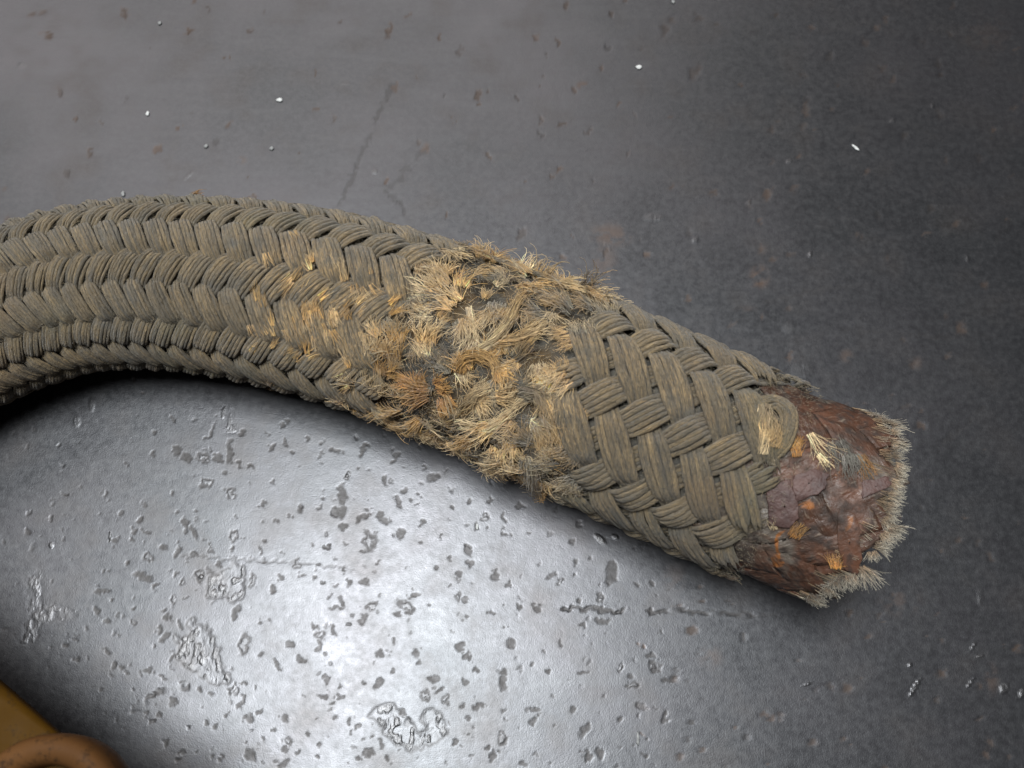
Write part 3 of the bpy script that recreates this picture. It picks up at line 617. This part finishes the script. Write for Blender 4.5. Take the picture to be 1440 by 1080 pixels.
def strand_path(path, width, lift, wear, name, label, yarns=5, k=46):
    st = [locate(*p) for p in path]; c = np.linspace(0, 1, len(path)); f = np.linspace(0, 1, k); g = np.linspace(0, 1, 80)
    sm = lambda a: np.interp(f, g, smooth1(np.interp(g, c, a), 9))
    ss, th, hh = sm([a for a, b in st]), sm([b for a, b in st]), sm(lift)
    C = surf(ss, th, hh); N = nrm(ss, th); T = np.gradient(C, axis=0); T /= np.linalg.norm(T, axis=1)[:, None]; Lt = np.cross(N, T); Lt /= np.linalg.norm(Lt, axis=1)[:, None]
    W = width/5.; VV, QQ, UU = [], [], []; off = 0; L = np.cumsum(np.linalg.norm(np.diff(C, axis=0, prepend=C[:1]), axis=1))
    for q in range(yarns):
        u = (q-(yarns-1)/2)/yarns; a = .9*f*(1 if q % 2 else .8)
        Y = C+Lt*(W*u*np.cos(a)+.25*(vnoise(f*7, f*0+q*3, 8)-.5))[:, None]+N*(.7*(1-(2*u)**2)+W*u*.5*np.sin(a)+.3*(vnoise(f*6, f*0+q*5, 18)-.5))[:, None]
        r = np.full(k, W/yarns*.64)*(.25+.75*sstep(0, .1, f)*sstep(1, .9, f)); t = np.gradient(Y, axis=0); t /= np.linalg.norm(t, axis=1)[:, None]
        V, Q = tube(Y, np.cross(N, t), N, r, r*.9); VV.append(V); QQ.append(Q+off); off += len(V)
        UU.append(np.stack([np.repeat(L, 6), np.tile(np.abs(np.arange(6)-3)/3., k)+q*1.37+50], 1))
    o = mesh(name, np.concatenate(VV), np.concatenate(QQ), M_STRAND, hose, {'wear': np.full(off, wear), 'paint': np.zeros(off)}, np.concatenate(UU)); o['label'] = label
strand_path([(1062, 580), (1074, 570), (1090, 571), (1104, 586), (1108, 606), (1100, 626), (1084, 642)], 23, (.2, 1.6, 2.3, 2.5, 2.1, 1.1, -.6), .6, 'strand_loop', 'slack strand bent into a loop beside the red end')
bundle([(1070, 578), (1076, 598), (1084, 616), (1086, 632)], 24, (.22, .165, .095), 130, (2.2, 3.0, 2.8, 1.4), twist=3, tip=TAN, rag=.16)
bundle([(1064, 586), (1068, 604), (1074, 622), (1072, 640)], 14, TAN, 60, (2.0, 3.0, 2.8, 1.4), twist=3, tip=PALE, rag=.12)

# fuzz on the frayed patch and short lint over the whole braid
def lint(name, n, cond, lmin, lmax, cols, lift, r):
    s = RNG.uniform(15, S_BRAID+2, n*3); t = np.radians(RNG.uniform(-120, 85, n*3))
    p = surf(s, t, np.full_like(s, .8)); x, y = project(p); ok = cond(x, y, t); s, t, x, y = (a[ok][:n] for a in (s, t, x, y)); m = len(s)
    ang = RNG.uniform(0, 6.28, m); L = RNG.uniform(lmin, lmax, m); k = 4; f = np.linspace(0, 1, k)
    a = ang[:, None]+RNG.normal(0, .9, (m, 1))*f
    u = np.cumsum(np.cos(a), 1)*L[:, None]/k; v = np.cumsum(np.sin(a), 1)*L[:, None]/k
    fam_h = np.abs(np.cos(NSTR/3*t))*1.0
    h = (lint_h0(x, y, fam_h))[:, None]+lift*L[:, None]*f[None]*RNG.uniform(0, 1, (m, 1))
    P = surf(s[:, None]+u, t[:, None]+v/26., h)
    ci = RNG.integers(0, len(cols), m); base = np.asarray(cols)[ci]*np.exp(RNG.normal(0, .3, (m, 1)))
    V, Q, C = fibres(P, r, np.repeat(np.clip(base, .01, .9)[:, None], k, 1))
    o = mesh(name, V, Q, M_FIBRE, hose, {'col': C}); o['kind'] = 'stuff'
lint_h0 = lambda x, y, h: np.full_like(x, .1)
lint('fray_fuzz', 9000, lambda x, y, t: inpoly(x, y, FRAY), 1.2, 4.5, [GREY, GREY, GREY, TAN, PALE, DARK], .5, .045)
lint_h0 = lambda x, y, h: 1.7+.45*h
lint('surface_lint', 36000, lambda x, y, t: ~inpoly(x, y, FRAY), .4, 1.7, [GREY, (.22, .18, .11), (.32, .25, .15), GREY], .35, .035)

# ------------------------------------------------------------------ cut end: scabs of paint, rust-gold shreds, pale yarn ends
def scab(poly, h0, th_, name='paint_scab', mat=None):
    st = np.array([locate(*p) for p in poly]); c = st.mean(0); n = len(poly)
    rows = []
    for f, h in ((1.02, h0-.9), (1, h0+th_*.45), (.95, h0+th_*.55), (.5, h0+th_*.6), (.05, h0+th_*.58)):
        q = c+(st-c)*f; rows.append(surf(q[:, 0], q[:, 1], np.full(n, h)+RNG.uniform(-.1, .1, n)))
    V = np.concatenate(rows); Q = []
    for a in range(4):
        for b in range(n): Q.append((a*n+b, a*n+(b+1) % n, (a+1)*n+(b+1) % n, (a+1)*n+b))
    mesh(name, V, Q, mat or M_SCRAP, hose)
def dense(p, k=4, j=1.6):
    out = []
    for (x1, y1), (x2, y2) in zip(p, p[1:]+p[:1]):
        for t in range(k): out.append((x1+(x2-x1)*t/k+_r.uniform(-j, j), y1+(y2-y1)*t/k+_r.uniform(-j, j)))
    return out
for p, h, t, m in (([(1076, 686), (1110, 674), (1120, 700), (1123, 730), (1108, 744), (1082, 738)], .7, .6, M_SCRAP), ([(1118, 668), (1148, 660), (1165, 668), (1158, 690), (1122, 706), (1114, 684)], .3, .6, M_SCRAP),
                   ([(1180, 718), (1206, 722), (1212, 780), (1206, 812), (1184, 800), (1178, 750)], .0, .6, M_PAINT), ([(1215, 676), (1246, 668), (1256, 680), (1230, 696), (1214, 698)], .1, .6, M_SCRAP)):
    scab(dense(p), h, t, mat=m)
AMBER = (.36, .155, .025); GR2 = (.11, .10, .085)
for a in ((1122, 640, 100, 26, 12, AMBER, 45, GOLD), (1120, 630, 70, 20, 10, GOLD, 30, AMBER), (1115, 755, 60, 22, 14, AMBER, 45, GOLD), (1090, 745, 100, 20, 8, PALE, 25, PALE), (1176, 800, 95, 22, 12, AMBER, 50, GOLD),
          (1140, 610, -50, 50, 8, PALE, 22, PALE), (1150, 640, -45, 24, 6, PALE, 20, PALE), (1175, 620, -60, 50, 26, GR2, 50, GR2), (1195, 640, -70, 40, 24, GR2, 50, GR2), (1210, 640, -60, 34, 12, BROWN, 35, AMBER),
):
    x, y, ang, L, W, c, n, tip = a
    tuft(x, y, ang, L, W, c, n, tip=tip, lift=.1, spread=.11, curl=.22, h0=.5, name='rusty_shred')
END = [(1238, 584, 15, 32, 22), (1252, 592, 5, 28, 20), (1258, 604, -5, 26, 20), (1256, 620, -12, 30, 22), (1258, 636, -15, 28, 20), (1262, 652, -8, 26, 20), (1262, 664, 4, 20, 16), (1256, 676, -20, 30, 20), (1252, 694, -22, 30, 18), (1250, 712, -25, 28, 18),
       (1246, 728, -35, 28, 20), (1252, 744, -40, 24, 16), (1240, 752, -45, 30, 18), (1232, 768, -50, 28, 18), (1226, 778, -55, 24, 14), (1206, 806, -60, 30, 18), (1198, 812, -75, 28, 16), (1186, 816, -80, 26, 18), (1172, 820, -70, 26, 18), (1160, 832, -60, 24, 18), (1146, 840, -50, 28, 22), (1138, 846, -45, 22, 16), (1212, 800, -55, 34, 14)]
for x, y, ang, L, W in END:
    tuft(x, y, ang+RNG.normal(0, 14), L*RNG.uniform(.35, 1.05), W*RNG.uniform(.5, .9), (.19, .13, .08), 55, tip=WHITE, lift=.05, spread=.24, curl=.25, h0=-.1, r=.085, name='cut_yarn_end')
# the full ring of cut yarn bundles round the mouth, two layers
for ring, (hr, cnt) in enumerate(((-2.2, 36), (-5.0, 28), (-8.5, 20), (-12.5, 12))):
    for q in range(cnt):
        th = 2*np.pi*(q+.5*ring+RNG.uniform(-.25, .25))/cnt; n = 90; k = 6; f = np.linspace(0, 1, k)
        e0 = float(end_s(th))-2.4+.5*ring+RNG.uniform(-2.2, .9); L = RNG.uniform(.1, 2.4); tipc = np.array((.58, .52, .40))*RNG.uniform(.35, 1.1)
        ra = np.sqrt(RNG.random(n))*2.6; pa = RNG.random(n)*6.28
        R0 = float(I(Rd, np.array(S_END-4.)))
        s = (e0-4+np.outer(RNG.uniform(.75, 1.05, n), f*(L+4)))
        P = surf(s, th+RNG.normal(0, .025, (n, 1))*f+(np.cos(pa)*ra)[:, None]*(1+.25*f)/(R0+hr), hr+(np.sin(pa)*ra)[:, None]*(1+.25*f)*.8)
        V, Q, C = fibres(P+np.cumsum(RNG.normal(0, .11, (n, k, 3)), 1)*f[None, :, None], .10, jitter_cols((.19, .125, .070), n, k, tipc, .4, 3.6))
        mesh('cut_yarn_end', V, Q, M_FIBRE, hose, {'col': C})

# ------------------------------------------------------------------ yellow tool handle in the lower left corner
M_YEL, M_ORG = mat_plastic('amber_plastic', (.028, .0125, .001), (.050, .023, .002)), mat_plastic('worn_tan_plastic', (.055, .024, .008), (.085, .038, .013))
M_CAP = mat_plastic('dark_brown_plastic', (.028, .011, .004), (.042, .017, .006))
handle = bpy.data.objects.new('tool_handle', None); col.objects.link(handle)
tag(handle, 'amber plastic tool handle with a round hollow brown end in the bottom left corner', 'handle')
def rounded_bar(name, poly, z0, z1, bev, mat):
    P = np.array(poly, float); c = P.mean(0); n = len(P); rows = []
    for dz, ins in ((z0, 0), (z1-bev, 0), (z1-bev*.3, bev*.3), (z1, bev)):
        d = P-c; L = np.linalg.norm(d, axis=1)[:, None]; rows.append(np.concatenate([c+d*(1-ins/L)+(np.array([-46., -42.])*(1-dz/z1) if dz < z1-bev-1 else 0), np.full((n, 1), dz)], 1))
    rows.append(np.concatenate([np.repeat(c[None], n, 0)+(P-c)*.02, np.full((n, 1), z1)], 1))
    V = np.concatenate(rows); Q = [(a*n+b, a*n+(b+1) % n, (a+1)*n+(b+1) % n, (a+1)*n+b) for a in range(4) for b in range(n)]
    return mesh(name, V, Q, mat, handle)
ZT = 60.0
cs = [(-320, 700), (0, 962), (78, 1030), (110, 1075), (60, 1180), (-60, 1200), (-400, 900)]
pl = [tuple(unproject(x, y, ZT)[:2]) for x, y in cs]
def subdiv(p, k):
    return [((1-t/k)*a[0]+t/k*b[0], (1-t/k)*a[1]+t/k*b[1]) for a, b in zip(p, p[1:]+p[:1]) for t in range(k)]
rounded_bar('grip', subdiv(pl[::-1], 4), 0, ZT, 3, M_YEL)
def ring_loop():
    c = unproject(62, 1142, ZT+4)
    ro = np.linalg.norm(unproject(62, 1032, ZT+4)-c); prof = []
    for a in np.linspace(0, 2*np.pi, 16, endpoint=False):
        ca, sa = math.cos(a), math.sin(a); prof.append((ro-3.2+3.2*np.sign(ca)*abs(ca)**.7, 7*np.sign(sa)*abs(sa)**.7))
    n = 64; V = []; Q = []
    for i in range(n):
        t = 2*np.pi*i/n
        for r, z in prof: V.append((c[0]+r*math.cos(t)*1.08, c[1]+r*math.sin(t), ZT-1+z+.12*r*math.sin(t)))
    for i in range(n):
        for j in range(16): Q.append((i*16+j, ((i+1) % n)*16+j, ((i+1) % n)*16+(j+1) % 16, i*16+(j+1) % 16))
    mesh('rim', V, Q, M_ORG, handle)
    V = []; Q = []
    for k, (f, z) in enumerate(((1, -3), (.9, 0), (.7, -2.2), (.4, -3.4), (.02, -3.8))):
        for i in range(n):
            t = 2*np.pi*i/n; r = (ro-4.5)*f; V.append((c[0]+r*math.cos(t)*1.08, c[1]+r*math.sin(t), ZT-1+z+.12*r*math.sin(t)))
    for k in range(4):
        for i in range(n): Q.append((k*n+i, k*n+(i+1) % n, (k+1)*n+(i+1) % n, (k+1)*n+i))
    mesh('hollow_cap', V, Q, M_CAP, handle)
ring_loop()
c0 = unproject(62, 1142, ZT+4); handle.location = (0, 0, 0)

# ------------------------------------------------------------------ white flakes lying on the plate
M_FL = mat_flake(); M_DIM = mat_flake(); M_DIM.name = 'dusty_flake'
for nd in M_DIM.node_tree.nodes:
    if nd.type == 'MIX': nd.inputs[6].default_value = (.16, .16, .16, 1); nd.inputs[7].default_value = (.27, .27, .265, 1)
def flake(x, y, rx, ry, rot, label, mat=None, name='paint_flake', cat='flake'):
    c = unproject(x, y); n = 9; a = np.linspace(0, 2*np.pi, n, endpoint=False); rr = RNG.uniform(.7, 1.15, n); r0 = math.radians(rot)
    px, py = rx/4.6*np.cos(a)*rr, ry/4.6*np.sin(a)*rr
    X = px*math.cos(r0)-py*math.sin(r0); Y = px*math.sin(r0)+py*math.cos(r0); t = min(rx, ry)/4.6*.5+.12
    rows = [np.stack([X*f, Y*f, np.full(n, z)+RNG.uniform(0, .08, n)*(z > 0)], 1) for f, z in ((.8, 0), (1, t*.5), (.7, t), (.05, t*1.1))]
    rows[0][:, 2] = 0
    V = np.concatenate(rows); Q = [(k*n+b, k*n+(b+1) % n, (k+1)*n+(b+1) % n, (k+1)*n+b) for k in range(3) for b in range(n)]
    o = mesh(name, V, Q, mat or M_FL); o.location = c*MM
    tag(o, label, cat, 'white flakes scattered on the plate')
for x, y, rx, ry, rot, lb in ((898, 95, 6, 4.5, 0, 'brightest white flake, near the top edge right of the middle'), (208, 160, 3.5, 5, -15, 'small bright white flake in the upper left of the plate'), (393, 141, 6, 4, 10, 'white flake above the left part of the hose, right of the small bright one'),
                              (1203, 208, 3, 8, 40, 'thin slanted white sliver in the upper right of the plate'), (946, 3, 4, 4, 0, 'white flake cut by the top edge of the picture'), (897, 1040, 2.4, 11, 0, 'upright white sliver near the bottom edge of the plate'), (225, 33, 4, 4, 0, 'dim flake nearest the top left corner'),
                              (173, 273, 4, 5, 10, 'white flake touching the upper left edge of the hose'), (290, 206, 4, 4, 0, 'leftmost of two dim flakes just above the hose bend'), (382, 209, 4, 4, 0, 'rightmost of two dim flakes just above the hose bend'), (671, 741, 2.6, 5, 0, 'tiny white chip in a pit below the torn patch')):
    flake(x, y, rx*.9, ry*.9, rot, lb, M_DIM if ('dim' in lb or 'edge' in lb and 'top edge right' not in lb) else M_FL)
